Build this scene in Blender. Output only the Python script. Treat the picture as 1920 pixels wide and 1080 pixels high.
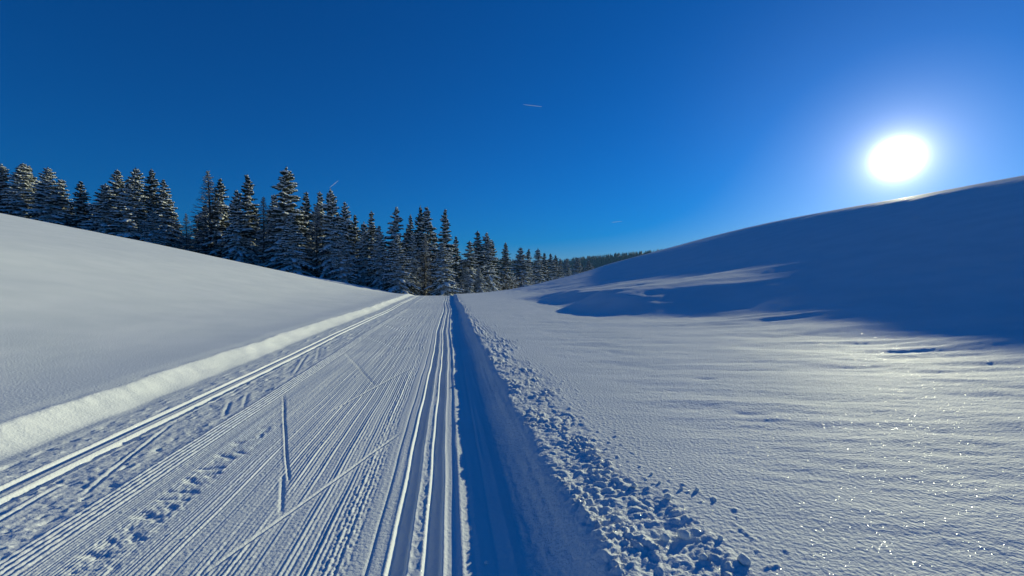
import bpy, math, random
import numpy as np

for o in list(bpy.data.objects):
    bpy.data.objects.remove(o)
SC = bpy.context.scene
COL = SC.collection
R = math.radians

# ------------------------------------------------------------------ camera
CAM_H = 1.6
F_PX = 805.0                      # focal length in pixels of a 1920 wide frame
PITCH = math.atan(12 / F_PX)      # looks very slightly down
cam_d = bpy.data.cameras.new('camera')
cam_d.sensor_width = 36.0
cam_d.lens = 36.0 * F_PX / 1920.0
cam_d.clip_start = 0.05
cam_d.clip_end = 80000
cam = bpy.data.objects.new('camera', cam_d)
cam.location = (0, 0, CAM_H)
cam.rotation_euler = (R(90) - PITCH, 0, 0)
COL.objects.link(cam)
SC.camera = cam

# ------------------------------------------------------------------ sun and sky
SUN_AZ = R(41.8)                  # clockwise from the viewing direction (+Y)
SUN_EL = R(12.0)
SUN_DIR = (math.sin(SUN_AZ) * math.cos(SUN_EL), math.cos(SUN_AZ) * math.cos(SUN_EL), math.sin(SUN_EL))

world = bpy.data.worlds.new('World')
SC.world = world
world.use_nodes = True
nt = world.node_tree
for n in list(nt.nodes):
    nt.nodes.remove(n)
def wn(t, **k):
    n = nt.nodes.new(t)
    for a, b in k.items():
        setattr(n, a, b)
    return n
sky = wn('ShaderNodeTexSky', sky_type='NISHITA', sun_disc=False)
sky.sun_elevation = SUN_EL
sky.sun_rotation = SUN_AZ
sky.altitude = 0
sky.air_density = 1.0
sky.dust_density = 0.3
sky.ozone_density = 10.0
SKY = 0.113
gam = wn('ShaderNodeGamma')
gam.inputs[1].default_value = 0.92
nt.links.new(sky.outputs[0], gam.inputs[0])
hs = wn('ShaderNodeHueSaturation')
hs.inputs['Saturation'].default_value = 1.2
hs.inputs['Hue'].default_value = 0.507
nt.links.new(gam.outputs[0], hs.inputs['Color'])
# the bright aureole of the sun itself, a function of direction only
tc = wn('ShaderNodeTexCoord')
nrm = wn('ShaderNodeVectorMath', operation='NORMALIZE')
nt.links.new(tc.outputs['Generated'], nrm.inputs[0])
dot = wn('ShaderNodeVectorMath', operation='DOT_PRODUCT')
nt.links.new(nrm.outputs[0], dot.inputs[0])
dot.inputs[1].default_value = SUN_DIR
clampd = wn('ShaderNodeMath', operation='MAXIMUM')
clampd.inputs[1].default_value = 0.0
nt.links.new(dot.outputs['Value'], clampd.inputs[0])
def powmul(e, m):
    p = wn('ShaderNodeMath', operation='POWER')
    p.inputs[1].default_value = e
    nt.links.new(clampd.outputs[0], p.inputs[0])
    q = wn('ShaderNodeMath', operation='MULTIPLY')
    q.inputs[1].default_value = m
    nt.links.new(p.outputs[0], q.inputs[0])
    return q
parts = [powmul(5200.0, 8.0 / SKY), powmul(1300.0, 1.1 / SKY), powmul(300.0, 0.28 / SKY), powmul(30.0, 0.055 / SKY)]
cols = [(1.0, 0.98, 0.95, 1), (1.0, 0.97, 0.95, 1), (0.97, 0.97, 0.88, 1), (1.0, 0.95, 0.6, 1)]
acc = hs.outputs[0]
for p_, c_ in zip(parts, cols):
    m = wn('ShaderNodeMix', data_type='RGBA', blend_type='MULTIPLY')
    m.inputs[0].default_value = 1.0
    m.inputs[6].default_value = c_
    nt.links.new(p_.outputs[0], m.inputs[7])
    a = wn('ShaderNodeMix', data_type='RGBA', blend_type='ADD')
    a.inputs[0].default_value = 1.0
    nt.links.new(acc, a.inputs[6])
    nt.links.new(m.outputs[2], a.inputs[7])
    acc = a.outputs[2]
bg = wn('ShaderNodeBackground')
bg.inputs[1].default_value = SKY
nt.links.new(acc, bg.inputs[0])
wo = wn('ShaderNodeOutputWorld')
nt.links.new(bg.outputs[0], wo.inputs[0])

sun_d = bpy.data.lights.new('sun', 'SUN')
sun_d.energy = 4.15
sun_d.angle = R(0.5)
sun_d.color = (1.0, 0.97, 0.65)
sun = bpy.data.objects.new('sun', sun_d)
from mathutils import Vector
sun.rotation_euler = Vector(SUN_DIR).to_track_quat('Z', 'Y').to_euler()
sun.location = (60, 70, 40)
COL.objects.link(sun)

SC.view_settings.view_transform = 'Standard'
SC.view_settings.look = 'None'
SC.view_settings.exposure = 0.0
SC.view_settings.gamma = 1.0
SC.view_settings.use_curve_mapping = False
SC.render.engine = 'CYCLES'
HAZE = 0.00009
SC.cycles.max_bounces = 6
SC.cycles.diffuse_bounces = 3
SC.cycles.sample_clamp_indirect = 4.0
SC.cycles.use_denoising = True

# ------------------------------------------------------------------ helpers
def tag(o, label=None, category=None, group=None, kind=None):
    for k, v in (('label', label), ('category', category), ('group', group), ('kind', kind)):
        if v:
            o[k] = v
    return o

def mesh_np(name, verts, faces_list, mat, smooth=True):
    """verts (n,3) array; faces_list: list of int arrays (m,k)"""
    me = bpy.data.meshes.new(name)
    verts = np.asarray(verts, np.float32)
    me.vertices.add(len(verts))
    me.vertices.foreach_set('co', verts.ravel())
    loops = np.concatenate([f.ravel() for f in faces_list]).astype(np.int32)
    tot = np.concatenate([np.full(len(f), f.shape[1], np.int32) for f in faces_list])
    start = np.concatenate([[0], np.cumsum(tot)[:-1]]).astype(np.int32)
    me.loops.add(len(loops))
    me.loops.foreach_set('vertex_index', loops)
    me.polygons.add(len(tot))
    me.polygons.foreach_set('loop_start', start)
    me.polygons.foreach_set('loop_total', tot)
    if smooth:
        me.polygons.foreach_set('use_smooth', np.ones(len(tot), bool))
    me.update(calc_edges=True)
    me.materials.append(mat)
    return me

def link(name, me, parent=None):
    o = bpy.data.objects.new(name, me)
    COL.objects.link(o)
    o.parent = parent
    return o

def pn(x, y, seed=0):
    """gradient noise, about -1..1"""
    x = np.asarray(x, np.float64); y = np.asarray(y, np.float64)
    xf = np.floor(x); yf = np.floor(y)
    xi = xf.astype(np.int64); yi = yf.astype(np.int64)
    fx = x - xf; fy = y - yf
    def g(ix, iy, dx, dy):
        h = (ix * 374761393 + iy * 668265263 + seed * 2147483647 + 1013904223) & 0xffffffff
        h = ((h ^ (h >> 13)) * 1274126177) & 0xffffffff
        h = h ^ (h >> 16)
        a = h.astype(np.float64) * (2 * math.pi / 4294967296.0)
        return np.cos(a) * dx + np.sin(a) * dy
    sx = fx * fx * fx * (fx * (fx * 6 - 15) + 10)
    sy = fy * fy * fy * (fy * (fy * 6 - 15) + 10)
    n0 = g(xi, yi, fx, fy) * (1 - sx) + g(xi + 1, yi, fx - 1, fy) * sx
    n1 = g(xi, yi + 1, fx, fy - 1) * (1 - sx) + g(xi + 1, yi + 1, fx - 1, fy - 1) * sx
    return (n0 * (1 - sy) + n1 * sy) * 1.5

def sstep(a, b, x):
    t = np.clip((x - a) / (b - a), 0, 1)
    return t * t * (3 - 2 * t)

def band(a, b, e, x):
    return sstep(a - e, a + e, x) * (1 - sstep(b - e, b + e, x))

class Smooth:
    """monotone cubic interpolation through points (Fritsch-Carlson)"""
    def __init__(self, pts):
        self.x = np.array([p[0] for p in pts], float)
        self.y = np.array([p[1] for p in pts], float)
        h = np.diff(self.x); d = np.diff(self.y) / h
        m = np.zeros(len(self.x))
        m[1:-1] = np.where(d[:-1] * d[1:] > 0, 2 * d[:-1] * d[1:] / (d[:-1] + d[1:] + 1e-12), 0)
        m[0] = d[0]; m[-1] = d[-1]
        self.m = m
    def __call__(self, v):
        v = np.clip(v, self.x[0], self.x[-1])
        i = np.clip(np.searchsorted(self.x, v) - 1, 0, len(self.x) - 2)
        h = self.x[i + 1] - self.x[i]; t = (v - self.x[i]) / h
        return ((2*t**3 - 3*t**2 + 1) * self.y[i] + (t**3 - 2*t**2 + t) * h * self.m[i]
                + (-2*t**3 + 3*t**2) * self.y[i+1] + (t**3 - t**2) * h * self.m[i+1])

# trail frame: s runs along the trail, u across it (0 = between the grooves of the right-hand ski track)
TH = R(-8.4)
TX, TY = math.sin(TH), math.cos(TH)
U_OFF = 0.194
def to_us(x, y):
    return x * TY - y * TX + U_OFF, x * TX + y * TY
def to_xy(u, s):
    u = u - U_OFF
    return u * TY + s * TX, -u * TX + s * TY
def ray(px, py):
    """direction of the sight line through a photo pixel"""
    v = Vector(((px - 960) / F_PX, 1.0, (540 - py) / F_PX))
    cp, sp = math.cos(PITCH), math.sin(PITCH)
    return Vector((v.x, v.y * cp + v.z * sp, -v.y * sp + v.z * cp))
def ground_us(px, py, z=0.0):
    d = ray(px, py)
    t = (z - CAM_H) / d.z
    return to_us(d.x * t, d.y * t)

# ------------------------------------------------------------------ the lie of the land
P_U = Smooth([(-600, 60), (-300, 42), (-150, 23), (-110, 17.6), (-75, 13.1), (-61, 11.2), (-49, 9.25), (-38.8, 7.22), (-28, 4.98), (-19, 3.05), (-12.6, 1.52),
              (-8.5, .66), (-6.2, .36), (-5.2, .28), (-4.25, .25)])
P_N = Smooth([(1.0, .19), (2, .21), (4, .25), (8, .36), (12, .66), (15, 1.08), (18, 1.62), (21, 2.35), (28, 4.35), (36, 6.9), (42, 8.9), (45, 9.7), (48, 10.15),
              (52, 10.4), (60, 10.5), (90, 9), (140, 7), (300, 4), (600, 2)])      # beside the camera
P_V = Smooth([(1.0, .19), (2, .21), (4, .25), (6, .30), (8, .39), (10, .62), (12, 1.04), (14, 1.50), (20, 3.20), (26, 4.98), (34, 7.25), (39, 8.66), (42, 9.38), (45, 9.88),
              (50, 10.4), (60, 10.6), (90, 9), (140, 7), (300, 4), (600, 2)])
P_W = Smooth([(1.0, .19), (2, .21), (4, .30), (8, .70), (12, 1.32), (18, 2.35), (26, 3.70), (32, 4.72), (36, 5.55), (42, 7.2), (46, 8.25), (50, 9.0), (56, 9.6), (70, 9.6),
              (90, 8.5), (140, 6), (300, 4), (600, 2)])      # the same slope farther along, where it eases
S_B = Smooth([(-200, 80), (-75, 64), (-49, 59), (-38.8, 57), (-28, 55), (-19, 53.5), (-12.6, 52.5), (-5.7, 52), (0, 52), (7.5, 57),
              (18.6, 68), (36, 88), (54, 104), (80, 130), (200, 220)])
DROP = Smooth([(-200, 4), (-70, 2.0), (-40, 1.8), (-25, 1.4), (-10, 1.0), (0, 1.0), (10, 2.2), (30, 6), (60, 8), (200, 8)])

STROKES = []
def stroke(p0, p1, w=.030, d=.014):
    a = ground_us(*p0); b = ground_us(*p1)
    STROKES.append((a[0], a[1], b[0], b[1], w, d))
# skating strokes: to the right, then to the left
stroke((380, 1078), (752, 812)); stroke((618, 772), (772, 690)); stroke((698, 673), (796, 643), .05)
stroke((716, 640), (800, 618), .05); stroke((735, 618), (800, 603), .06); stroke((755, 600), (806, 590), .06); stroke((765, 589), (810, 581), .07)
stroke((531, 740), (541, 905), .022, .013); stroke((645, 662), (703, 722), .024, .014); stroke((690, 632), (748, 655), .028, .016)
stroke((710, 606), (768, 624), .05, .02); stroke((728, 592), (775, 603), .06, .02)
stroke((529, 890), (526, 965), .03, .006)
stroke((325, 793), (150, 930), .04, .015); stroke((110, 910), (-60, 1008), .045, .016)
stroke((575, 665), (552, 700), .05, .014); stroke((601, 645), (594, 672), .05, .014); stroke((430, 752), (420, 780), .05, .012)
stroke((465, 735), (455, 765), .05, .010)

def groove(d, half, wall, depth):
    a = np.abs(d)
    g = -depth * (1 - sstep(half, half + wall, a))
    lip = .006 * np.exp(-((a - half - wall - .006) / .010) ** 2)
    return g + lip

def rise(u, s):
    s0 = 8 + 36 * sstep(11, 29, u)
    t = np.clip((s - s0) / (64 + 28 * sstep(14, 34, u) - s0), 0, 1)
    wn = 1 - sstep(3, 14, s)
    w = t * t * (2 - t)
    return (P_V(u) * (1 - wn) + P_N(u) * wn) * (1 - w) + P_W(u) * w - .19

def broad(u, s):
    """large-scale ground height without trail detail"""
    uu = np.broadcast_to(u, np.broadcast(u, s).shape)
    z = P_U(np.minimum(uu, -4.25)) - .25 + rise(np.maximum(uu, 1.0), s)
    sb = S_B(uu); e = np.maximum(s - sb + 6, 0)
    dr = DROP(uu)
    z = z - dr * (1 - np.exp(-(e / 14.0) ** 2))
    z = z * (1 - .75 * sstep(sb + 10, sb + 130, s)) - .03 * np.maximum(np.minimum(s, 420) - sb - 20, 0)
    z = z + 0.06 * sstep(25, 50, s) * (1 - sstep(60, 80, s))
    # rolling swells of the slope on the right
    m = sstep(4, 12, uu) * (1 - sstep(45, 58, uu))
    z = z + m * .04 * pn(s / 23 + 3.1, uu / 17 + 7.7, 11)
    z = z + sstep(-9, -22, uu) * .25 * pn(s / 31, uu / 26, 12)
    return z

def SWELLS(u, s):
    """drifts on the right-hand slope whose lee sides lie in shade"""
    u, s = np.broadcast_arrays(np.asarray(u, float), np.asarray(s, float))
    # a low step that turns away from the sun, with a terrace above it
    u1 = 5.6 + .9 * pn(s / 7.0, s * 0 + 2.2, 81) + .35 * pn(s / 2.1, s * 0 + 5.2, 82) - 1.0 * sstep(22, 32, s)
    A = .70 * sstep(13, 20, s) * (1 - sstep(25, 36, s)) * (1 + .35 * pn(s / 4.0, s * 0 + 7.7, 83))
    z = A * sstep(u1, u1 + 3.3 + .8 * pn(s / 3.0, u / 3.0, 84), u) * (1 - .95 * sstep(8, 20, u))
    for (u0, s0, lu, ls, ang, h) in MOUNDS:
        c, sn = math.cos(ang), math.sin(ang)
        a = (u - u0) * c + (s - s0) * sn
        b = -(u - u0) * sn + (s - s0) * c
        z = z + h * np.exp(-(a / lu) ** 2 - (b / ls) ** 2)
    return z
MOUNDS = []

def height(u, s):
    """full detail; u row vector, s column vector"""
    U, S = np.broadcast_arrays(u, s)
    U = U.astype(float); S = S.astype(float)
    z = broad(U, S) + SWELLS(U, S)
    wob = .035 * pn(S / 5.0, S * 0 + .5, 3) * sstep(5, 12, S) + .05 * np.sin(S / 3.1) * sstep(9, 16, S) * (1 - sstep(30, 50, S))
    wob = wob + .008 * pn(S / .9, S * 0 + 4.5, 5)
    x = U - wob
    far = 1 - sstep(45, 70, S)
    on = (U > -4.9) & (U < 2.6)
    z = z.copy()
    cols = np.where(on[0])[0] if on.ndim == 2 else None
    if cols is not None and len(cols):
        c0, c1 = cols[0], cols[-1] + 1
        x_ = x[:, c0:c1]; s_ = S[:, c0:c1]
        z[:, c0:c1] = z[:, c0:c1] + trail(x_, s_) * far[:, c0:c1]
    # wall on the right, bank on the left
    crest = crest_line(S)
    z = z + .19 * sstep(.60, 1.0, x - (crest - .93) * sstep(.6, .9, x)) ** 1.15
    top = -4.20 + .09 * pn(S / 1.7, S * 0 + 3.5, 71) + .05 * pn(S / .5, S * 0 + 9.5, 72) + .025 * pn(S / .12, U / .3, 75)
    tb = np.clip((-3.76 - x) / (-3.76 - top), 0, 1.0)
    z = z + .215 * tb ** 1.35 * (1 - .06 * tb ** 6) + .215 * .06 * sstep(0, .35, top - x)
    # open snow: wind ripples lying across the view
    X, Y = to_xy(U, S)
    ux = X * .985 - Y * .17; uy = X * .17 + Y * .985
    rm = sstep(1.5, 3.2, U)
    if rm.max() > 0:
        near = 1 - sstep(25, 60, np.hypot(X, Y))
        amt = .55 + .45 * pn(ux / 4, uy / 2.2, 31)
        r1 = pn(ux / .50, uy / .15, 21) * .0095
        r2 = pn(ux / 1.5, uy / .45, 22) * .024
        r3 = (pn(ux / 5.0, uy / 1.6, 23) * .055 + pn(ux / 2.6, uy / .7, 29) * .045 * amt) * sstep(4, 9, U) * (1 - .85 * sstep(15, 24, U) * (1 - sstep(26, 45, S)) - .5 * sstep(24, 34, U) * sstep(26, 45, S))
        r0 = (pn(ux / .14, uy / .055, 24) * .0040 + pn(ux / .05, uy / .03, 124) * .0015) * (1 - sstep(8, 16, np.hypot(X, Y)))
        r4 = (pn(ux / 1.2, uy / .32, 30) * .026 + pn(ux / .4, uy / .12, 130) * .012 + pn(ux / 3.5, uy / 1.1, 131) * .05) * band(6.0, 14, 2.5, U) * (.4 + .6 * amt)
        z = z + rm * (amt * (r1 + r2) * (1 - .6 * sstep(16, 26, U)) + r3 + r0 + r4)
        # hollows scooped by the wind
        hol = np.maximum(pn(ux / 1.1 + 9, uy / .42 + 2, 25) - .62, 0)
        z = z - rm * .10 * hol * near * (1 - sstep(6, 8, U))
    lm = sstep(-4.6, -6.5, U)
    if lm.max() > 0:
        z = z + lm * (pn(U / 2.3, S / 3.1, 26) * .018 + pn(U / .45, S / .7, 27) * .0030 + pn(U / .15, S / .2, 28) * .0012)
    return z

def crest_line(s):
    return .93 + .06 * pn(s / 1.4, s * 0 + 2.5, 59) + .03 * pn(s / .35, s * 0 + 8.5, 60)

def ground_z(u, s):
    u = np.array([[float(u)]]); s = np.array([[float(s)]])
    return float((broad(u, s) + SWELLS(u, s))[0, 0]) + .19 * float(sstep(.6, 1, u[0, 0])) + .25 * float(sstep(-3.72, -4.2, u[0, 0]))

def trail(x, s):
    z = np.zeros_like(x)
    # groomed lanes
    w1 = band(-1.52, -.36, .015, x); w2 = band(-2.12, -1.52, .015, x)
    amp = np.clip(.75 + .9 * pn(x / .055, s / 9.0, 41), .12, 1.6)
    wear = np.clip(.95 + .8 * pn(x / .35, s / 1.3, 42), .2, 1.3)
    xc = x + .003 * pn(x / .2, s / .5, 43) + .006 * pn(x / .6, s / 3.0, 143)
    z += w1 * (.0031 * amp * wear) * (np.cos(2 * math.pi * xc / .030) + .55 * np.cos(2 * math.pi * xc / .078 + 1.3))
    z += w2 * (.0021 * amp * wear) * (np.cos(2 * math.pi * xc / .024) + .5 * np.cos(2 * math.pi * xc / .09))
    z += (w1 + w2) * (.0024 * pn(x / .022, s / .035, 44) * sstep(-.15, .5, pn(x / .12, s / 1.3, 45)) + .004 * pn(x / .16, s / 4.0, 46))
    z += (w1 + w2) * .007 * np.maximum(pn(x / .028, s / .030, 144) - .62, 0) * 2.2
    # chewed strip beside the smooth lane and trampled prints in the fine lane
    w3 = band(-.52, -.37, .03, x)
    z += w3 * (.0055 * pn(x / .026, s / .032, 47) + .0025 * pn(x / .014, s / .02, 147))
    w4 = band(-1.93, -1.66, .05, x) * (1 - sstep(4.6, 5.6, s))
    z -= w4 * .008 * sstep(.16, .40, pn(x / .13, s / .085 + x * 3, 48)) ; z += w4 * .0035 * pn(x / .026, s / .026, 49)
    # ridges between the lane and the chopped snow
    w5 = band(-2.36, -2.13, .02, x)
    z += w5 * (.0055 * np.cos(2 * math.pi * (x + 2.25) / .045) + .0045 * pn(x / .028, s / .045, 50))
    # chopped snow
    w6 = band(-2.96, -2.38, .04, x)
    z += w6 * (.009 * pn(x / .16, s / .30, 51) + .005 * pn(x / .05, s / .06, 52) + .022 * np.maximum(pn(x / .045, s / .05, 152) - .42, 0) * 1.6 - .02 * np.maximum(pn(x / .09, s / .12, 153) - .35, 0) * 2 - .006)
    w6b = band(-3.62, -3.28, .04, x)
    z += w6b * (.007 * pn(x / .14, s / .24, 53) + .018 * np.maximum(pn(x / .055, s / .08, 54) - .35, 0) * 2 - .03 * np.maximum(pn(x / .11, s / .2, 154) - .4, 0))
    # classic tracks
    for c in (-.098, .098):
        z += groove(x - c, .036, .020, .040)
    for c in (-3.205, -3.01):
        z += groove(x - c, .038, .022, .038)
    z += band(-.05, .05, .01, x) * .004 * pn(x / .025, s / .05, 55)
    # smooth lane with one scored line
    z += -.008 * np.exp(-((x + .262) / .008) ** 2) + .0015 * pn(x / .012, s / 2.5, 56) * band(-.36, -.15, .01, x)
    # shaded lane and wall on the right
    z += band(.15, .66, .02, x) * (.0060 * pn(x / .020, s / 4.5, 57) + .006 * pn(x / .09, s / 8, 58))
    z += .012 * np.exp(-((x - .27) / .02) ** 2) - .010 * np.exp(-((x - .46) / .012) ** 2)
    crest = crest_line(s)
    z += band(.62, .9, .05, x) * (.009 * pn(x / .028, s / 2.2, 61) + .007 * pn(x / .05, s / .08, 62))
    # thrown-up lumps along the wall
    ew = .62 + .17 * pn(s / 1.3, s * 0 + 1.5, 63) + .12 * pn(s / .4, s * 0 + 6.5, 64)
    ew = ew * (1 - .35 * sstep(6, 20, s))
    m = sstep(crest - .05, crest + .06, x) * (1 - sstep(crest + ew - .20, crest + ew + .05, x))
    wx = x + .05 * pn(x / .2, s / .2, 65); ws = s + .05 * pn(x / .2 + 5, s / .2 + 9, 66)
    bil = (np.abs(pn(wx / .12, ws / .095, 67)) * .026 + np.abs(pn(wx / .055, ws / .045, 68)) * .020 + np.abs(pn(wx / .030, ws / .028, 69)) * .011 + pn(x / .02, s / .02, 169) * .0025) * (.65 + .7 * sstep(-.3, .4, pn(x / .3, s / .5, 168)))
    z += m * (bil - .018)
    scatter = sstep(crest + ew - .1, crest + ew, x) * (1 - sstep(crest + ew + .1, crest + ew + .5, x))
    z += scatter * .03 * np.maximum(pn(x / .05, s / .05, 70) - .45, 0)
    # lumps in the bank on the left
    mb = band(-4.25, -3.62, .08, x)
    z += mb * (.012 * pn(x / .25, s / .45, 73) + (.014 * np.abs(pn(x / .09, s / .11, 74)) + .010 * np.abs(pn(x / .04, s / .05, 175))) * sstep(-3.95, -4.1, x) * sstep(-.25, .4, pn(x / .3, s / .7, 176)) + .0025 * pn(x / .03, s / .05, 174))
    # ski strokes
    for (ua, sa, ub, sb, w, d) in STROKES:
        du, ds = ub - ua, sb - sa
        L = math.hypot(du, ds)
        r0 = np.searchsorted(s[:, 0], min(sa, sb) - .2); r1 = np.searchsorted(s[:, 0], max(sa, sb) + .2)
        if r1 - r0 < 2:
            continue
        px = x[r0:r1]; ps = s[r0:r1]
        t = ((px - ua) * du + (ps - sa) * ds) / (L * L)
        n = ((px - ua) * ds - (ps - sa) * du) / L
        along = band(0.02, .98, .04, t) * (.6 + .4 * np.sin(np.clip(t, 0, 1) * math.pi))
        cut = -d * np.exp(-(n / (w * .42)) ** 4) + .30 * d * np.exp(-((n - w * .8) / (w * .3)) ** 2) + .10 * d * np.exp(-((n + w * .8) / (w * .3)) ** 2)
        keep = 1 - along * np.exp(-(n / (w * 1.1)) ** 4) * .75
        z[r0:r1] = z[r0:r1] * np.where(np.abs(n) < .15, keep, 1) + along * cut
    return z

# ------------------------------------------------------------------ materials
def new_mat(name):
    m = bpy.data.materials.new(name)
    m.use_nodes = True
    n = m.node_tree
    b = n.nodes['Principled BSDF']
    return m, n, b

def snow_material(name, grain=1.0, sparkle=True):
    m, n, b = new_mat(name)
    N = n.nodes.new; Lk = n.links.new
    geo = N('ShaderNodeNewGeometry')
    b.inputs['Base Color'].default_value = (0.86, 0.88, 0.90, 1)
    b.inputs['Roughness'].default_value = 0.75
    b.inputs['Specular IOR Level'].default_value = 0.07
    # grain of the surface crystals
    n1 = N('ShaderNodeTexNoise'); n1.inputs['Scale'].default_value = 38; n1.inputs['Detail'].default_value = 3
    n2 = N('ShaderNodeTexNoise'); n2.inputs['Scale'].default_value = 160; n2.inputs['Detail'].default_value = 2
    Lk(geo.outputs['Position'], n1.inputs['Vector']); Lk(geo.outputs['Position'], n2.inputs['Vector'])
    b1 = N('ShaderNodeBump'); b1.inputs['Strength'].default_value = .9 * grain; b1.inputs['Distance'].default_value = .014
    b2 = N('ShaderNodeBump'); b2.inputs['Strength'].default_value = .45 * grain; b2.inputs['Distance'].default_value = .003
    Lk(n1.outputs['Fac'], b1.inputs['Height']); Lk(n2.outputs['Fac'], b2.inputs['Height'])
    Lk(b1.outputs[0], b2.inputs['Normal']); Lk(b2.outputs[0], b.inputs['Normal'])
    # faint difference between packed and fresh snow
    n3 = N('ShaderNodeTexNoise'); n3.inputs['Scale'].default_value = .7; n3.inputs['Detail'].default_value = 5
    Lk(geo.outputs['Position'], n3.inputs['Vector'])
    cr = N('ShaderNodeValToRGB')
    cr.color_ramp.elements[0].position = .35; cr.color_ramp.elements[0].color = (.81, .85, .83, 1)
    cr.color_ramp.elements[1].position = .65; cr.color_ramp.elements[1].color = (.875, .905, .88, 1)
    Lk(n3.outputs['Fac'], cr.inputs[0]); Lk(cr.outputs[0], b.inputs['Base Color'])
    if sparkle:
        out = n.nodes['Material Output']
        # single ice crystals lying at random tilts
        prev = b.outputs[0]
        for sc_, keep, rad in ((170.0, .95, .24), (70.0, .987, .12)):
            v = N('ShaderNodeTexVoronoi'); v.inputs['Scale'].default_value = sc_
            Lk(geo.outputs['Position'], v.inputs['Vector'])
            sep = N('ShaderNodeSeparateColor'); Lk(v.outputs['Color'], sep.inputs[0])
            sub = N('ShaderNodeVectorMath'); sub.operation = 'SUBTRACT'; sub.inputs[1].default_value = (.5, .5, .5)
            Lk(v.outputs['Color'], sub.inputs[0])
            mul = N('ShaderNodeVectorMath'); mul.operation = 'MULTIPLY'; mul.inputs[1].default_value = (1.3, 1.3, 0)
            Lk(sub.outputs[0], mul.inputs[0])
            add = N('ShaderNodeVectorMath'); add.operation = 'ADD'
            Lk(mul.outputs[0], add.inputs[0]); Lk(geo.outputs['Normal'], add.inputs[1])
            nm = N('ShaderNodeVectorMath'); nm.operation = 'NORMALIZE'; Lk(add.outputs[0], nm.inputs[0])
            gl = N('ShaderNodeBsdfGlossy'); gl.inputs['Roughness'].default_value = .30
            gl.inputs['Color'].default_value = (.66, .67, .70, 1)
            Lk(nm.outputs[0], gl.inputs['Normal'])
            gt = N('ShaderNodeMath'); gt.operation = 'GREATER_THAN'; gt.inputs[1].default_value = keep
            Lk(sep.outputs[2], gt.inputs[0])
            lt = N('ShaderNodeMath'); lt.operation = 'LESS_THAN'; lt.inputs[1].default_value = rad
            Lk(v.outputs['Distance'], lt.inputs[0])
            an = N('ShaderNodeMath'); an.operation = 'MULTIPLY'
            Lk(gt.outputs[0], an.inputs[0]); Lk(lt.outputs[0], an.inputs[1])
            mx = N('ShaderNodeMixShader')
            Lk(an.outputs[0], mx.inputs[0]); Lk(prev, mx.inputs[1]); Lk(gl.outputs[0], mx.inputs[2])
            prev = mx.outputs[0]
        Lk(prev, out.inputs['Surface'])
    return m

M_SNOW = snow_material('snow_fresh', 1.0)
M_SMOOTH = snow_material('snow_smooth', .5)
M_PACK = snow_material('snow_groomed', .5)
M_TSNOW = snow_material('snow_on_branches', .0, False)

def needle_material():
    m, n, b = new_mat('spruce_needles')
    oi = n.nodes.new('ShaderNodeTexNoise'); oi.inputs['Scale'].default_value = 1.3
    geo = n.nodes.new('ShaderNodeNewGeometry'); n.links.new(geo.outputs['Position'], oi.inputs['Vector'])
    cr = n.nodes.new('ShaderNodeValToRGB')
    cr.color_ramp.elements[0].position = .3; cr.color_ramp.elements[0].color = (.016, .027, .018, 1)
    cr.color_ramp.elements[1].position = .7; cr.color_ramp.elements[1].color = (.035, .050, .030, 1)
    n.links.new(oi.outputs['Fac'], cr.inputs[0]); n.links.new(cr.outputs[0], b.inputs['Base Color'])
    b.inputs['Roughness'].default_value = .7
    return m
def bark_material(name, c):
    m, n, b = new_mat(name)
    t = n.nodes.new('ShaderNodeTexNoise'); t.inputs['Scale'].default_value = 6
    cr = n.nodes.new('ShaderNodeValToRGB')
    cr.color_ramp.elements[0].color = tuple(v * .6 for v in c) + (1,)
    cr.color_ramp.elements[1].color = tuple(v * 1.3 for v in c) + (1,)
    n.links.new(t.outputs['Fac'], cr.inputs[0]); n.links.new(cr.outputs[0], b.inputs['Base Color'])
    b.inputs['Roughness'].default_value = .85
    return m
M_NEEDLE = needle_material()
M_BARK = bark_material('spruce_bark', (.075, .055, .042))
M_LARCH = bark_material('bare_twig_bark', (.060, .050, .042))

# ------------------------------------------------------------------ snow ground, one sheet cut into its stretches
def steps(a, b, f):
    out = [a]
    while out[-1] < b:
        out.append(out[-1] + f(out[-1]))
    out[-1] = b
    return out
rows = [-400, -200, -100, -60, -40, -25, -15, -9, -5, -2.5, -1, 0] + steps(.4, 1.5, lambda s: .05)
rows += steps(rows[-1], 125, lambda s: min(max(s * s / 850, .010), .40))[1:]
rows += [128, 132, 138, 146, 156, 170, 190, 220, 260, 320, 420, 600, 900, 1400, 2200, 3500]
def span(a, b, st):
    n = max(1, int(round((b - a) / st)))
    return list(np.linspace(a, b, n + 1))
c_slope = [-2500, -1500, -900, -600, -400, -280, -200, -150] + [-v for v in reversed(steps(4.7, 120, lambda u: max(.03, .022 * (u - 3.4))))]
c_bank = span(-4.7, -3.66, .024)
c_trail = span(-3.66, -2.36, .0125) + span(-2.36, -2.12, .008)[1:] + span(-2.12, -1.52, .0052)[1:] + span(-1.52, -.36, .0062)[1:] + span(-.36, .2, .0085)[1:] + span(.2, .62, .016)[1:]
c_berm = span(.62, 1.0, .016) + span(1.0, 1.95, .012)[1:]
c_hill = steps(1.95, 110, lambda u: max(.02, .017 * (u - .6))) + [115, 122, 132, 146, 170, 210, 280, 380, 600, 900, 1500, 2500]
rows = np.array(rows, float)

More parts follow.
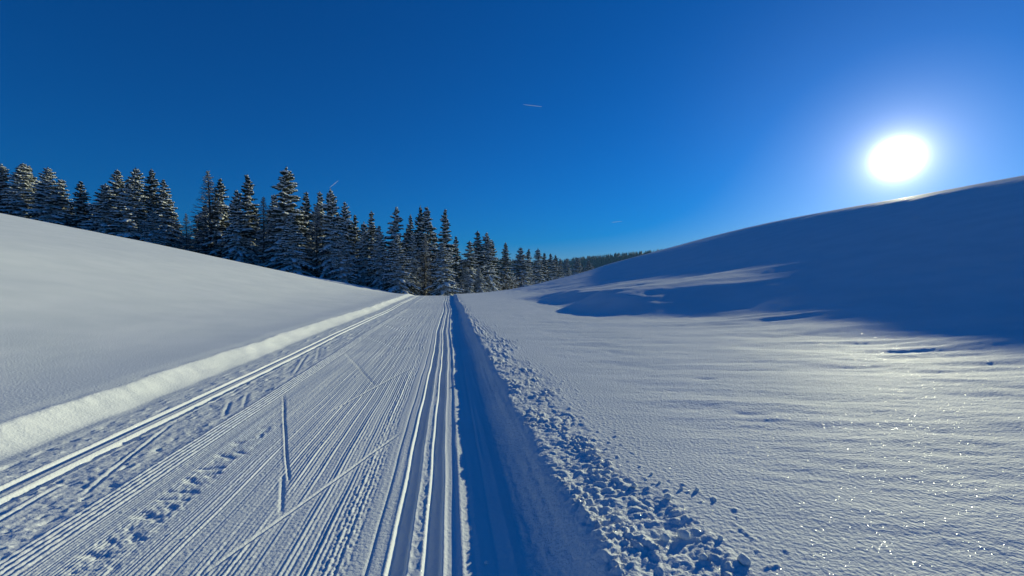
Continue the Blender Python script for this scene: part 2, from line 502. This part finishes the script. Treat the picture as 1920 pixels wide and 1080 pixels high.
def patch(name, cols, mat, label, category=None):
    cols = np.array(cols, float)
    z = height(cols[None, :], rows[:, None])
    X, Y = to_xy(*np.broadcast_arrays(cols[None, :], rows[:, None]))
    v = np.stack([X, Y, z], -1).reshape(-1, 3)
    nr, nc = z.shape
    i = (np.arange(nr - 1)[:, None] * nc + np.arange(nc - 1)[None, :]).ravel()
    f = np.stack([i, i + 1, i + nc + 1, i + nc], -1)
    o = link(name, mesh_np(name, v, [f], mat))
    tag(o, label, category, kind='structure')
    return o

if __name__ == '__main__':
    patch('snow_slope', c_slope, M_SMOOTH, 'smooth untouched snow slope rising on the left towards the spruces')
    patch('snow_bank', c_bank, M_SMOOTH, 'low sunlit bank of snow along the left edge of the trail')
    patch('ski_trail', c_trail, M_PACK, 'groomed ski trail with corduroy lanes, ski tracks and skating strokes')
    patch('snow_berm', c_berm, M_SNOW, 'lumpy thrown-up snow along the shaded wall beside the trail')
    patch('snow_hill', c_hill, M_SNOW, 'wind-rippled snow hillside on the right, its upper face in blue shade')

# ------------------------------------------------------------------ trees
class Bag:
    """collects vertices and faces of one mesh"""
    def __init__(self):
        self.v = []; self.t = []; self.q = []
    def quad(self, a, b, c, d):
        n = len(self.v); self.v += [a, b, c, d]; self.q.append((n, n + 1, n + 2, n + 3))
    def tri(self, a, b, c):
        n = len(self.v); self.v += [a, b, c]; self.t.append((n, n + 1, n + 2))
    def tube(self, pts, rad, k=5):
        n0 = len(self.v)
        for i, p in enumerate(pts):
            d = (pts[min(i + 1, len(pts) - 1)] - pts[max(i - 1, 0)]).normalized()
            a = d.cross(Vector((0.31, .17, 1)) if abs(d.z) < .9 else Vector((1, 0, 0))).normalized(); b = d.cross(a)
            for j in range(k):
                an = 2 * math.pi * j / k
                self.v.append(p + (a * math.cos(an) + b * math.sin(an)) * rad[i])
        for i in range(len(pts) - 1):
            for j in range(k):
                self.q.append((n0 + i * k + j, n0 + i * k + (j + 1) % k, n0 + (i + 1) * k + (j + 1) % k, n0 + (i + 1) * k + j))
    def pad(self, c, ax, side, up, rl, rw, rh, rnd):
        """a pillow of snow: flat below, domed above"""
        n0 = len(self.v); k = 6
        for ring, (f, hgt) in enumerate(((1.0, -.25), (.86, .45))):
            for j in range(k):
                an = 2 * math.pi * j / k
                w = rnd.uniform(.72, 1.25)
                self.v.append(c + ax * (math.cos(an) * rl * f * w) + side * (math.sin(an) * rw * f * w) + up * (rh * hgt))
        self.v.append(c + up * rh * .95); self.v.append(c - up * rh * .45)
        for j in range(k):
            j2 = (j + 1) % k
            self.q.append((n0 + j, n0 + j2, n0 + k + j2, n0 + k + j))
            self.t.append((n0 + k + j, n0 + k + j2, n0 + 2 * k)); self.t.append((n0 + j2, n0 + j, n0 + 2 * k + 1))
    def mesh(self, name, mat, smooth=False):
        f = []
        if self.q: f.append(np.array(self.q, np.int32))
        if self.t: f.append(np.array(self.t, np.int32))
        return mesh_np(name, np.array([tuple(p) for p in self.v], np.float32), f, mat, smooth)

NOM_H = 16.0
def spruce_meshes(seed, slim=1.0, snow=1.0, sparse=0.0, gaps=0.0):
    """a snow-laden spruce 16 m high: trunk, needle boughs, snow lying on them"""
    rnd = random.Random(seed)
    H = NOM_H; R0 = 3.1 * slim
    tr, nd, sn = Bag(), Bag(), Bag()
    lean = Vector((rnd.uniform(-.02, .02), rnd.uniform(-.02, .02), 1))
    n = 9
    tr.tube([lean * (H * i / (n - 1)) for i in range(n)], [.20 * (1 - i / (n - 1)) ** .8 + .015 for i in range(n)], 7)
    z = .6 + rnd.random() * .4
    ph = rnd.random() * 6
    hump = [rnd.uniform(.85, 1.12) for _ in range(9)]
    while z < H - .25:
        fz = z / H
        prof = (1 - fz) ** .68 * min(1, .78 + fz * 1.3) * .97 + .015
        prof *= hump[int(fz * 8.99)]
        if rnd.random() < gaps:
            prof *= .45
        nb = max(5, int(8.4 * (1 - fz * .4)))
        ph += rnd.uniform(.3, 1.2)
        for b in range(nb):
            if rnd.random() < sparse: continue
            az = ph + 2 * math.pi * b / nb + rnd.uniform(-.28, .28)
            L = max(.16, R0 * prof * rnd.choice((rnd.uniform(.45, .8), rnd.uniform(.75, 1.15), rnd.uniform(.85, 1.25))))
            out = Vector((math.cos(az), math.sin(az), 0)); side = Vector((-math.sin(az), math.cos(az), 0))
            rise = (-.30 + .75 * fz ** 1.4 + rnd.uniform(-.14, .14)); droop = (.38 - .30 * fz) * rnd.uniform(.6, 1.4)
            base = lean * (z + rnd.uniform(-.30, .30))
            m = 6 if L > 1.2 else 4
            sp = []
            for i in range(m):
                t = i / (m - 1)
                sp.append(base + out * (L * t) + Vector((0, 0, L * (rise * t - droop * t * t + .16 * max(0, t - .7)))))
            W = .15 + .30 * L
            for i in range(m - 1):
                t = (i + .6) / (m - 1)
                w = W * (1 - t) ** .6 * min(1, .45 + 2.2 * t) + .07
                p = sp[i].lerp(sp[i + 1], .4); ax = (sp[i + 1] - sp[i])
                for sg in (-1, 1):
                    for q in range(2):
                        pp = p + ax * (rnd.uniform(-.4, .5))
                        tip = pp + ax * rnd.uniform(.4, 1.0) + side * (sg * w * rnd.uniform(.7, 1.15)) + Vector((0, 0, -w * rnd.uniform(.25, .75)))
                        mid = pp.lerp(tip, .45); wv = ax.normalized() * (w * .22 + .05)
                        nd.quad(pp, mid + wv + Vector((0, 0, .03)), tip, mid - wv - Vector((0, 0, .10 + .12 * w)))
                # hanging twigs
                for q in range(2):
                    pp = p + ax * rnd.uniform(-.4, .5)
                    hgt = (.14 + .25 * w) * rnd.uniform(.6, 1.5)
                    a = pp + ax.normalized() * .12 + side * rnd.uniform(-.1, .1); c = pp - ax.normalized() * .12
                    nd.tri(a, c, pp + Vector((0, 0, -hgt)) + side * rnd.uniform(-.15, .15) * w)
                # snow
                axn = ax.normalized(); up = side.cross(axn)
                if up.z < 0: up = -up
                if rnd.random() < .90 * snow * (1.0 if t > .25 else .6):
                    sn.pad(p + ax * .2 + up * .06, axn, side, up, ax.length * rnd.uniform(.50, .78), w * rnd.uniform(.44, .74) + .06,
                           (.07 + .070 * L ** .5) * rnd.uniform(.7, 1.35), rnd)
                for sg in (-1, 1):
                    if w > .28 and rnd.random() < .50 * snow:
                        q = p + ax * rnd.uniform(.2, .6) + side * (sg * w * rnd.uniform(.45, .7)) + Vector((0, 0, -w * .22))
                        dv = (side * sg + axn * .8 - Vector((0, 0, .45))).normalized(); sv = dv.cross(up).normalized()
                        sn.pad(q, dv, sv, up, w * rnd.uniform(.32, .55), w * rnd.uniform(.16, .28) + .03, .07 + .06 * rnd.random(), rnd)
        z += (.60 - .24 * fz) * rnd.uniform(.75, 1.3)
    top = lean * H
    for q in range(5):
        a = rnd.random() * 6.3
        nd.tri(top + Vector((0, 0, .25)), top + Vector((math.cos(a) * .16, math.sin(a) * .16, -.35)), top + Vector((math.cos(a + 1) * .16, math.sin(a + 1) * .16, -.35)))
    if snow > .3:
        sn.pad(top + Vector((0, 0, -.1)), Vector((1, 0, 0)), Vector((0, 1, 0)), Vector((0, 0, 1)), .10, .09, .2, rnd)
    return tr.mesh('spruce_trunk', M_BARK, True), nd.mesh('spruce_boughs', M_NEEDLE), sn.mesh('bough_snow', M_TSNOW, True)

def bare_meshes(seed, slim=1.0, snow=.7):
    """a leafless conifer: thin arching branches edged with snow"""
    rnd = random.Random(seed)
    H = NOM_H; R0 = 2.9 * slim
    tr, br, sn = Bag(), Bag(), Bag()
    lean = Vector((rnd.uniform(-.015, .015), rnd.uniform(-.015, .015), 1))
    n = 9
    tr.tube([lean * (H * i / (n - 1)) for i in range(n)], [.17 * (1 - i / (n - 1)) ** .8 + .012 for i in range(n)], 6)
    z = .9; ph = 0
    while z < H - .2:
        fz = z / H
        prof = (1 - fz) ** .75 * min(1, .8 + fz)
        for b in range(5):
            ph += 1.257 + rnd.uniform(-.3, .3)
            L = max(.2, R0 * prof * rnd.uniform(.6, 1.2))
            out = Vector((math.cos(ph), math.sin(ph), 0)); side = Vector((-math.sin(ph), math.cos(ph), 0))
            base = lean * (z + rnd.uniform(-.15, .15))
            curve = rnd.uniform(.10, .32); sl = -.20 + .35 * fz
            m = 5
            sp = [base + out * (L * i / (m - 1)) + Vector((0, 0, L * (sl * i / (m - 1) - .25 * (i / (m - 1)) + curve * 2 * (i / (m - 1)) ** 2))) for i in range(m)]
            br.tube(sp, [.035 * (1 - i / m) + .010 for i in range(m)], 3)
            for i in range(1, m - 1):
                for sg in (-1, 1):
                    tw = sp[i] + side * (sg * L * .22 * rnd.uniform(.5, 1.2)) + (sp[i + 1] - sp[i]) * .9 + Vector((0, 0, rnd.uniform(-.25, .1)))
                    br.tube([sp[i], tw], [.018, .008], 3)
            for i in range(m - 1):
                if rnd.random() < snow:
                    ax = sp[i + 1] - sp[i]; axn = ax.normalized(); up = side.cross(axn)
                    if up.z < 0: up = -up
                    sn.pad(sp[i] + ax * .5 + up * .05, axn, side, up, ax.length * .5, .05 + .03 * rnd.random(), .06, rnd)
        z += (.42 - .15 * fz) * rnd.uniform(.8, 1.2)
    return tr.mesh('bare_trunk', M_LARCH, True), br.mesh('bare_branches', M_LARCH), sn.mesh('branch_snow', M_TSNOW, True)

def shrub_meshes(seed):
    """a many-stemmed leafless shrub 5 m high"""
    rnd = random.Random(seed); st, sn = Bag(), Bag()
    def grow(p, d, L, r, lev):
        pts = [p]
        for i in range(3):
            d = (d + Vector((rnd.uniform(-.18, .18), rnd.uniform(-.18, .18), .06))).normalized()
            pts.append(pts[-1] + d * L / 3)
        st.tube(pts, [r, r * .85, r * .7, r * .5], 4)
        if rnd.random() < .55 and abs(d.z) < .93:
            ax = (pts[2] - pts[1]); axn = ax.normalized(); sd = axn.cross(Vector((0, 0, 1))).normalized(); up = sd.cross(axn)
            sn.pad(pts[1].lerp(pts[2], .5) + up * r, axn, sd, up, ax.length * .6, .04 + r, .05, rnd)
        if lev < 3:
            for k in range(3):
                nd_ = (d + Vector((rnd.uniform(-.8, .8), rnd.uniform(-.8, .8), rnd.uniform(-.1, .4)))).normalized()
                grow(pts[rnd.randint(1, 3)], nd_, L * rnd.uniform(.5, .72), r * .55, lev + 1)
    for k in range(5):
        a = k * 1.26 + rnd.random()
        grow(Vector((math.cos(a) * .15, math.sin(a) * .15, -.3)), Vector((math.cos(a) * .35, math.sin(a) * .35, 1)).normalized(), 2.6, .05, 0)
    return st.mesh('shrub_stems', M_LARCH), sn.mesh('shrub_snow', M_TSNOW, True)

KINDS = {}
for i in range(5): KINDS['full%d' % i] = spruce_meshes(100 + i, 1.0 + .08 * (i - 2), 1.12, .04 * (i % 3), .05 * (i % 2))
for i in range(4): KINDS['heavy%d' % i] = spruce_meshes(200 + i, 1.08, 1.5)
for i in range(4): KINDS['slim%d' % i] = spruce_meshes(300 + i, .72, .75, .05, .12)
for i in range(4): KINDS['dark%d' % i] = spruce_meshes(400 + i, .95, .5)
for i in range(3): KINDS['bare%d' % i] = bare_meshes(500 + i, 1.0 - .1 * i, .62)
SHRUBS = [shrub_meshes(600 + i) for i in range(3)]
RT = random.Random(77)

def place_on_ray(px, s):
    """ground point where the vertical plane through a photo column crosses distance s along the trail"""
    d = ray(px, 540)
    k = s / (d.x * TX + d.y * TY)
    x, y = d.x * k, d.y * k
    u, _ = to_us(x, y)
    return x, y, u

def tree(kind, px, top, s, width, label, category='tree', group='snow-laden conifers along the forest edge', name='spruce_tree'):
    x, y, u = place_on_ray(px, s)
    zb = ground_z(u, s) - .15
    d = ray(px, top)
    zt = CAM_H + d.z * (y / d.y)
    h = max(zt - zb, 3.0)
    depth = y
    wm = width / F_PX * depth
    me = KINDS[kind]
    ext = np.empty(len(me[1].vertices) * 3, np.float32); me[1].vertices.foreach_get('co', ext)
    r90 = float(np.percentile(np.hypot(ext[0::3], ext[1::3]), 97))
    sxy = min(max(1.12 * wm / (2 * r90), .45 * h / NOM_H), 1.75 * h / NOM_H)
    root = bpy.data.objects.new(name, None); COL.objects.link(root)
    root.location = (x, y, zb)
    root.rotation_euler = (RT.gauss(0, .014), RT.gauss(0, .014), RT.uniform(0, 6.28))
    root.scale = (sxy, sxy, h / NOM_H)
    root.empty_display_size = .5
    tag(root, label, category, group)
    link('trunk', me[0], root)
    cr = link('branches' if kind.startswith('bare') else 'crown', me[1], root)
    link('snow_cover', me[2], cr)['kind'] = 'stuff'
    return root

FRONT = [
    # kind, photo column of the stem, photo row of the tip, distance along the trail, width in photo pixels, label
    ('full0', 12, 309, 98, 58, 'snowy spruce cut by the left edge of the photo'),
    ('heavy0', 39, 306, 96, 62, 'broad snowy spruce, second from the left edge of the photo'),
    ('full1', 57, 312, 99, 52, 'snowy spruce leaning on the right side of the broad spruce near the left edge'),
    ('heavy1', 92, 313, 95, 62, 'pointed spruce with a bright snow patch on a low left bough'),
    ('full2', 119, 337, 97, 44, 'shorter spruce tucked right behind the pointed one with the bright snow patch'),
    ('dark0', 156, 341, 97, 44, 'dark rounded spruce standing apart in the dip left of a small white spruce'),
    ('heavy2', 196, 344, 92, 66, 'small heavily snowed spruce standing in front at the slope edge, bare sky left of it'),
    ('full3', 221, 318, 99, 54, 'spruce with snow-flecked crown directly behind the small heavily snowed one'),
    ('full4', 254, 314, 98, 60, 'tallest spruce of the left clump, pointed tip and layered snow'),
    ('heavy3', 243, 338, 92, 66, 'wide dark spruce in front with long drooping snowy boughs near the slope'),
    ('slim0', 289, 319, 96, 54, 'steep narrow spruce near the sky gap, ragged top'),
    ('full1', 311, 338, 95, 46, 'right-hand spruce of the left clump, its edge bordering the sky gap'),
    ('full3', 286, 392, 90, 44, 'low young spruce white with snow under the steep narrow one'),
    ('bare1', 351, 400, 95, 34, 'small dark thin-branched tree alone in the sky gap'),
    ('bare0', 399, 322, 95, 66, 'tall thin-branched tree with upswept bare twigs right of the sky gap'),
    ('dark1', 412, 336, 96, 52, 'dark spruce pressed against the right side of the thin-branched tree'),
    ('heavy0', 446, 355, 93, 46, 'spruce with bright snow clumps on its left side, beside a taller ragged one'),
    ('slim1', 468, 329, 94, 54, 'tall ragged spruce with blunt snowy tip, two trees left of the tallest'),
    ('bare2', 495, 368, 88, 58, 'bare dead conifer with pale ladder-like branches in front of dark gap'),
    ('full2', 513, 364, 94, 44, 'spruce shoulder rising left of the tallest tree'),
    ('full0', 538, 315, 90, 84, 'tallest spruce of the forest edge, broad with long snowy boughs'),
    ('heavy1', 551, 400, 86, 62, 'snow-draped lower spruce in front of the tallest tree'),
    ('slim2', 573, 361, 95, 42, 'narrow spruce immediately right of the tallest tree'),
    ('bare0', 594, 384, 88, 44, 'thin-branched tree with a pale visible stem between two snowy spruces'),
    ('full3', 600, 360, 96, 44, 'spruce with whitened tip left of the twin-topped one'),
    ('heavy2', 624, 354, 90, 58, 'twin-topped spruce thick with snow from tip to ground'),
    ('full4', 651, 379, 91, 46, 'slender pointed spruce right of the twin-topped one'),
    ('heavy3', 644, 440, 84, 44, 'white low spruce at the foot of the twin-topped one'),
    ('dark2', 667, 404, 96, 36, 'dark small spire behind, between two pointed snowy spruces'),
    ('full0', 681, 416, 90, 38, 'snowy spruce with round bulging boughs left of the sharp spire'),
    ('slim3', 701, 397, 94, 40, 'sharp dark spire with little snow, left of a tall snowy spruce'),
    ('heavy0', 712, 424, 88, 40, 'short spruce with white layered boughs under the sharp dark spire'),
    ('full1', 736, 389, 92, 48, 'tall spruce above the left bend of the trail'),
    ('heavy1', 748, 440, 82, 56, 'full white-bough spruce standing in front right above the trail bank'),
    ('slim0', 768, 403, 96, 36, 'dark narrow spruce at the left of a close trio of spires'),
    ('dark3', 786, 386, 95, 40, 'middle spire of the close trio above the trail'),
    ('slim2', 803, 388, 94, 42, 'right spire of the close trio, its side thin and ragged'),
    ('heavy2', 774, 438, 87, 34, 'slim white spruce standing in front of the close trio'),
    ('bare1', 797, 440, 84, 40, 'thin twiggy tree at the end of the trail below the close trio'),
    ('slim1', 836, 393, 92, 42, 'lone tall pole-like spruce with tufted top straight above the ski track'),
    ('heavy3', 834, 455, 82, 54, 'wide snowy skirted spruce at the foot of the lone pole-like one'),
    ('dark0', 853, 444, 99, 32, 'dark small spruce just right of the lone pole-like one'),
    ('full2', 878, 452, 98, 46, 'snowy blunt-topped spruce between two dark spires right of the track'),
    ('heavy0', 873, 500, 86, 40, 'low white spruce right of the trail end'),
    ('heavy1', 899, 502, 88, 28, 'smallest white spruce at the snow line, right of the low white one'),
    ('slim3', 898, 433, 106, 44, 'pointed dark spruce, taller left one of a pair right of the track'),
    ('full4', 912, 436, 108, 42, 'snowier right one of the pair of pointed spruces'),
    ('dark1', 925, 452, 114, 34, 'dark spruce behind the right flank of the pointed pair'),
    ('slim0', 947, 455, 118, 36, 'free-standing spire with sky on both sides of its tip'),
    ('full3', 980, 464, 138, 44, 'broad dark spruce right of the free-standing spire'),
    ('slim1', 989, 467, 142, 32, 'narrow spruce grown into the right side of the broad dark one'),
    ('full0', 1008, 466, 150, 42, 'dark bushy spruce in the middle of the receding row'),
    ('dark2', 1022, 475, 158, 28, 'small spire touching the dark bushy one of the receding row'),
    ('full1', 1035, 476, 168, 32, 'spruce of the receding row with its base hidden by the snowy rise'),
    ('dark3', 1043, 478, 172, 26, 'thin dark spire halfway along the receding row, touching a broader spruce'),
    ('slim2', 1052, 485, 186, 28, 'pale fading spruce left of the distant wooded hill'),
    ('full2', 1063, 485, 192, 28, 'pale fading spruce with its tip just under the wooded hilltop'),
    ('full4', 1080, 483, 205, 32, 'distant spruce standing out before the wooded hill'),
    ('slim3', 1092, 494, 215, 20, 'tiny spruce right behind the one before the wooded hill'),
    ('full3', 1101, 488, 220, 24, 'last small spruce before the snowy rise hides the row'),
    ('dark0', 1112, 497, 230, 14, 'last tiny spruce tip poking over the snowy rise'),
]
for a in FRONT:
    tree(*a, name='bare_tree' if a[0].startswith('bare') else 'spruce_tree')

SIL = Smooth([(-60, 335), (0, 332), (30, 330), (75, 352), (105, 350), (138, 378), (180, 372), (205, 350), (270, 345), (320, 372), (345, 425),
              (365, 410), (390, 365), (430, 372), (500, 385), (520, 365), (585, 385), (640, 390), (690, 428), (720, 428), (755, 418),
              (790, 412), (818, 432), (860, 465), (890, 462), (935, 482), (965, 492), (1000, 486), (1030, 492), (1060, 498)])
def back_depth(px):
    return 104 if px < 850 else 104 + (px - 850) * .36
used = {}
for row in range(2):
    px = -14 + row * 12
    while px < 1040:
        top = float(SIL(px)) + 6 + row * 4 + RT.uniform(0, 26)
        kind = RT.choice(['dark0', 'dark1', 'dark2', 'dark3', 'full0', 'full2', 'full4', 'slim1'])
        near = min(FRONT, key=lambda a: abs(a[1] - px))
        what = near[5].split(',')[0]
        flank = 'left' if px < near[1] else 'right'
        words = what.split()[:8]
        while words[-1] in ('the', 'of', 'its', 'a', 'with', 'to', 'and', 'in', 'at', 'from', 'on', 'by', 'white', 'near', 'right', 'left', 'behind', 'between', 'two', 'grown', 'just', 'small', 'long', 'low', 'close', 'dark', 'one', 'lone'):
            words.pop()
        lab = ('dark spruce behind and %s of the ' % flank if row == 0 else 'dark spruce deeper in, %s of the ' % flank) + ' '.join(words)
        if lab in used:
            lab = lab.replace('dark', 'tall dark' if top < used[lab] else 'low', 1)
        used[lab] = top
        tree(kind, px, top, back_depth(px) + 5 + row * 10 + RT.uniform(-2, 3), RT.uniform(44, 66),
             lab, group='dark spruces inside the wood')
        px += RT.uniform(20, 31)

for k, (px, s, h, lab) in enumerate(((862, 84, 3.6, 'leafless shrub right of the trail end, before low spruces'), (842, 90, 4.5, 'leafless shrub behind the end of the ski track'),
                            (955, 112, 6.5, 'brownish leafless tree below the free-standing spire'), (968, 120, 7.5, 'leafless shrub with fine twigs left of the broad dark spruce'),
                            (935, 108, 5.5, 'leafless shrub at the foot of the pointed pair'), (722, 82, 3.4, 'leafless shrub among white spruces left of the trail'),
                            (1000, 135, 6.0, 'leafless shrub at the snow line below the receding row'))):
    x, y, u = place_on_ray(px, s)
    root = bpy.data.objects.new('bare_shrub', None); COL.objects.link(root)
    root.location = (x, y, ground_z(u, s)); root.scale = (h / 5,) * 3; root.rotation_euler = (0, 0, k * 1.7)
    tag(root, lab, 'shrub', 'leafless shrubs at the forest edge')
    st = link('stems', SHRUBS[k % 3][0], root); link('snow_cover', SHRUBS[k % 3][1], st)['kind'] = 'stuff'

# ------------------------------------------------------------------ far wooded hill
def far_ridge(az):
    return None
HILL_PTS = Smooth([(900, 478), (1000, 484), (1050, 484), (1080, 479), (1110, 476), (1160, 471), (1200, 467), (1255, 463), (1330, 461), (1450, 470), (1650, 490), (1900, 520)])
FR = 1500.0
def far_point(px, f):
    """f 0 = foot of the far hill, 1 = its top; the hill lies 1.2 to 1.5 km out"""
    d = ray(px, 540); d = Vector((d.x, d.y, 0)).normalized()
    r = 1150 + 350 * f
    topz = CAM_H + FR * (528 - float(HILL_PTS(px))) / math.hypot(F_PX, px - 960) - 14
    z = -25 + (topz + 25) * (f ** .8 if f <= 1 else 1 - (f - 1) * .6)
    return Vector((d.x * r, d.y * r, z))
pxs = np.linspace(860, 1900, 70); fs = np.linspace(-.2, 1.8, 24)
hv = [tuple(far_point(p, max(f, 0)) + Vector((0, 0, 0)) if f >= 0 else far_point(p, 0) * (1 + f * .2)) for f in fs for p in pxs]
i = (np.arange(23)[:, None] * 70 + np.arange(69)[None, :]).ravel()
M_FLOOR = bark_material('forest_floor', (.10, .10, .11))
tag(link('far_hill', mesh_np('far_hill', hv, [np.stack([i, i + 1, i + 71, i + 70], -1)], M_FLOOR)), 'far wooded hill behind the snowy rise', kind='structure')
fb = Bag(); rf = random.Random(5)
for k in range(6500):
    px = rf.uniform(900, 1500); f = rf.uniform(.25, 1.05)
    p = far_point(px, f); h = rf.uniform(7, 12); r = h * rf.uniform(.16, .24); a0 = rf.random() * 6
    for (z0, z1, rr) in ((.05, .62, 1.0), (.40, .85, .66), (.68, 1.0, .38)):
        ring = [p + Vector((math.cos(a0 + j * 1.2566) * r * rr * rf.uniform(.8, 1.2), math.sin(a0 + j * 1.2566) * r * rr * rf.uniform(.8, 1.2), h * z0)) for j in range(5)]
        n = len(fb.v); fb.v += ring + [p + Vector((0, 0, h * z1))]
        for j in range(5): fb.t.append((n + j, n + (j + 1) % 5, n + 5))
tag(link('far_forest', fb.mesh('far_forest', M_NEEDLE)), 'distant dark spruce forest covering the far hill', 'forest', kind='stuff')

# ------------------------------------------------------------------ loose lumps of snow beside the berm
def lump_mesh(seed):
    rnd = random.Random(seed); v = []; q = []; t = []
    nl, nk = 6, 9
    off = [rnd.uniform(0, 9) for _ in range(3)]
    for i in range(nl + 1):
        th = math.pi * i / nl
        for j in range(nk):
            a = 2 * math.pi * j / nk
            d = (math.sin(th) * math.cos(a), math.sin(th) * math.sin(a), math.cos(th))
            r = 1 + .35 * float(pn(d[0] * 1.6 + off[0], d[1] * 1.6 + d[2] * 1.3 + off[1], 7)) + rnd.uniform(-.05, .05) * (0 < i < nl)
            v.append((d[0] * r, d[1] * r, d[2] * r * .85))
    for i in range(nl):
        for j in range(nk):
            q.append((i * nk + j, (i + 1) * nk + j, (i + 1) * nk + (j + 1) % nk, i * nk + (j + 1) % nk))
    return mesh_np('snow_lump', v, [np.array(q)], M_SNOW)
LUMPS = [lump_mesh(i) for i in range(5)]
for k, (px, py, dia, lab) in enumerate((
        (1395, 1051, 22, 'largest loose lump of snow, bottom tip of the lumpy berm'),
        (1351, 1007, 11, 'small snow lump alone on the smooth snow above the largest lump'),
        (1282, 1004, 22, 'round snow lump on the outer edge of the berm, right one of a pair'),
        (1248, 1008, 18, 'snow lump on the berm, left one of a pair'),
        (1252, 931, 13, 'flat snow lump at the berm edge, left of a row of crumbs'),
        (1278, 914, 7, 'first crumb of snow right of the flat lump'),
        (1307, 917, 9, 'larger crumb of snow out on the smooth field beside the berm'),
        (1340, 934, 7, 'outermost tiny crumb of snow on the smooth field'),
        (1237, 903, 6, 'tiny crumb of snow highest of those beside the berm'),
        (1222, 887, 5, 'faint crumb of snow against the berm edge'),
        (1310, 1010, 8, 'crumb of snow touching the right lump of the pair'),
        (1189, 910, 12, 'snow lump resting on top of the berm'),
        (912, 1053, 7, 'single crumb of snow on the shaded lane'),
        (1320, 1043, 14, 'snow lump half sunk in the lower berm'))):
    z = .22 if px > 1000 else .0
    for _ in range(3):
        u, s = ground_us(px, py, z)
        hh = float(height(np.array([[u - .01, u, u + .01]]), np.array([[s - .01], [s], [s + .01]]))[1, 1])
        z = hh + .01
    x, y = to_xy(u, s)
    r = dia / 2 / F_PX * y
    o = link('snow_lump', LUMPS[k % 5]); o.location = (x, y, hh + r * .45); o.scale = (r, r, r); o.rotation_euler = (0, 0, k * 1.3)
    tag(o, lab, 'snow lump', 'loose lumps of snow along the berm')

# ------------------------------------------------------------------ vapour trails
def vapour_material():
    m, n, b = new_mat('ice_vapour')
    b.inputs['Base Color'].default_value = (.8, .88, .95, 1)
    b.inputs['Roughness'].default_value = 1.0
    b.inputs['Subsurface Weight'].default_value = 0.0
    tl = n.nodes.new('ShaderNodeBsdfTranslucent'); tl.inputs[0].default_value = (.9, .92, .95, 1)
    mx = n.nodes.new('ShaderNodeMixShader'); mx.inputs[0].default_value = .5
    n.links.new(b.outputs[0], mx.inputs[1]); n.links.new(tl.outputs[0], mx.inputs[2])
    tp = n.nodes.new('ShaderNodeBsdfTransparent'); m2 = n.nodes.new('ShaderNodeMixShader')
    m2.inputs[0].default_value = .62
    n.links.new(tp.outputs[0], m2.inputs[1]); n.links.new(mx.outputs[0], m2.inputs[2])
    n.links.new(m2.outputs[0], n.nodes['Material Output'].inputs['Surface'])
    return m
M_VAP = vapour_material()
for (p0, p1, alt, w, lab) in (((981, 196), (1016, 200), 9500, .95, 'short white vapour trail high in the middle of the sky'),
                             ((618, 352), (634, 339), 9500, .8, 'faint slanted vapour trail just above the spruce tips'),
                             ((1146, 417), (1166, 415), 9500, .5, 'faint tiny vapour trail low over the far hill')):
    a = ray(*p0); b = ray(*p1)
    A = Vector((0, 0, CAM_H)) + a * (alt / a.z); B = Vector((0, 0, CAM_H)) + b * (alt / b.z)
    bag = Bag(); n = 14; rv = random.Random(3)
    wid = w / F_PX * (A.y + B.y) / 2 / 2
    bag.tube([A.lerp(B, k / (n - 1)) + Vector((0, 0, rv.uniform(-.1, .1) * wid)) for k in range(n)], [wid * (.15 + .85 * math.sin(math.pi * min(1, (k + .2) / n)) ** .5) * rv.uniform(.8, 1.1) for k in range(n)], 6)
    me = bag.mesh('vapour_trail', M_VAP, True)
    tag(link('vapour_trail', me), lab, 'vapour trail', 'vapour trails of aircraft')

# ------------------------------------------------------------------ thin winter haze filling the valley
hz = bpy.data.materials.new('valley_haze'); hz.use_nodes = True
for n in list(hz.node_tree.nodes): hz.node_tree.nodes.remove(n)
hv_ = hz.node_tree.nodes.new('ShaderNodeVolumePrincipled'); ho = hz.node_tree.nodes.new('ShaderNodeOutputMaterial')
hv_.inputs['Color'].default_value = (.22, .55, 1.0, 1)
hv_.inputs['Density'].default_value = HAZE
hv_.inputs['Anisotropy'].default_value = .2
hz.node_tree.links.new(hv_.outputs[0], ho.inputs['Volume'])
x0, x1, y0, y1, z0, z1 = -4800, 4800, -4800, 4800, -120, 190
bv = [(x, y, z) for z in (z0, z1) for y in (y0, y1) for x in (x0, x1)]
bf = np.array([(0, 2, 3, 1), (4, 5, 7, 6), (0, 1, 5, 4), (2, 6, 7, 3), (0, 4, 6, 2), (1, 3, 7, 5)])
tag(link('haze', mesh_np('haze', bv, [bf], hz, False)), 'thin bluish haze in the winter air', kind='stuff')
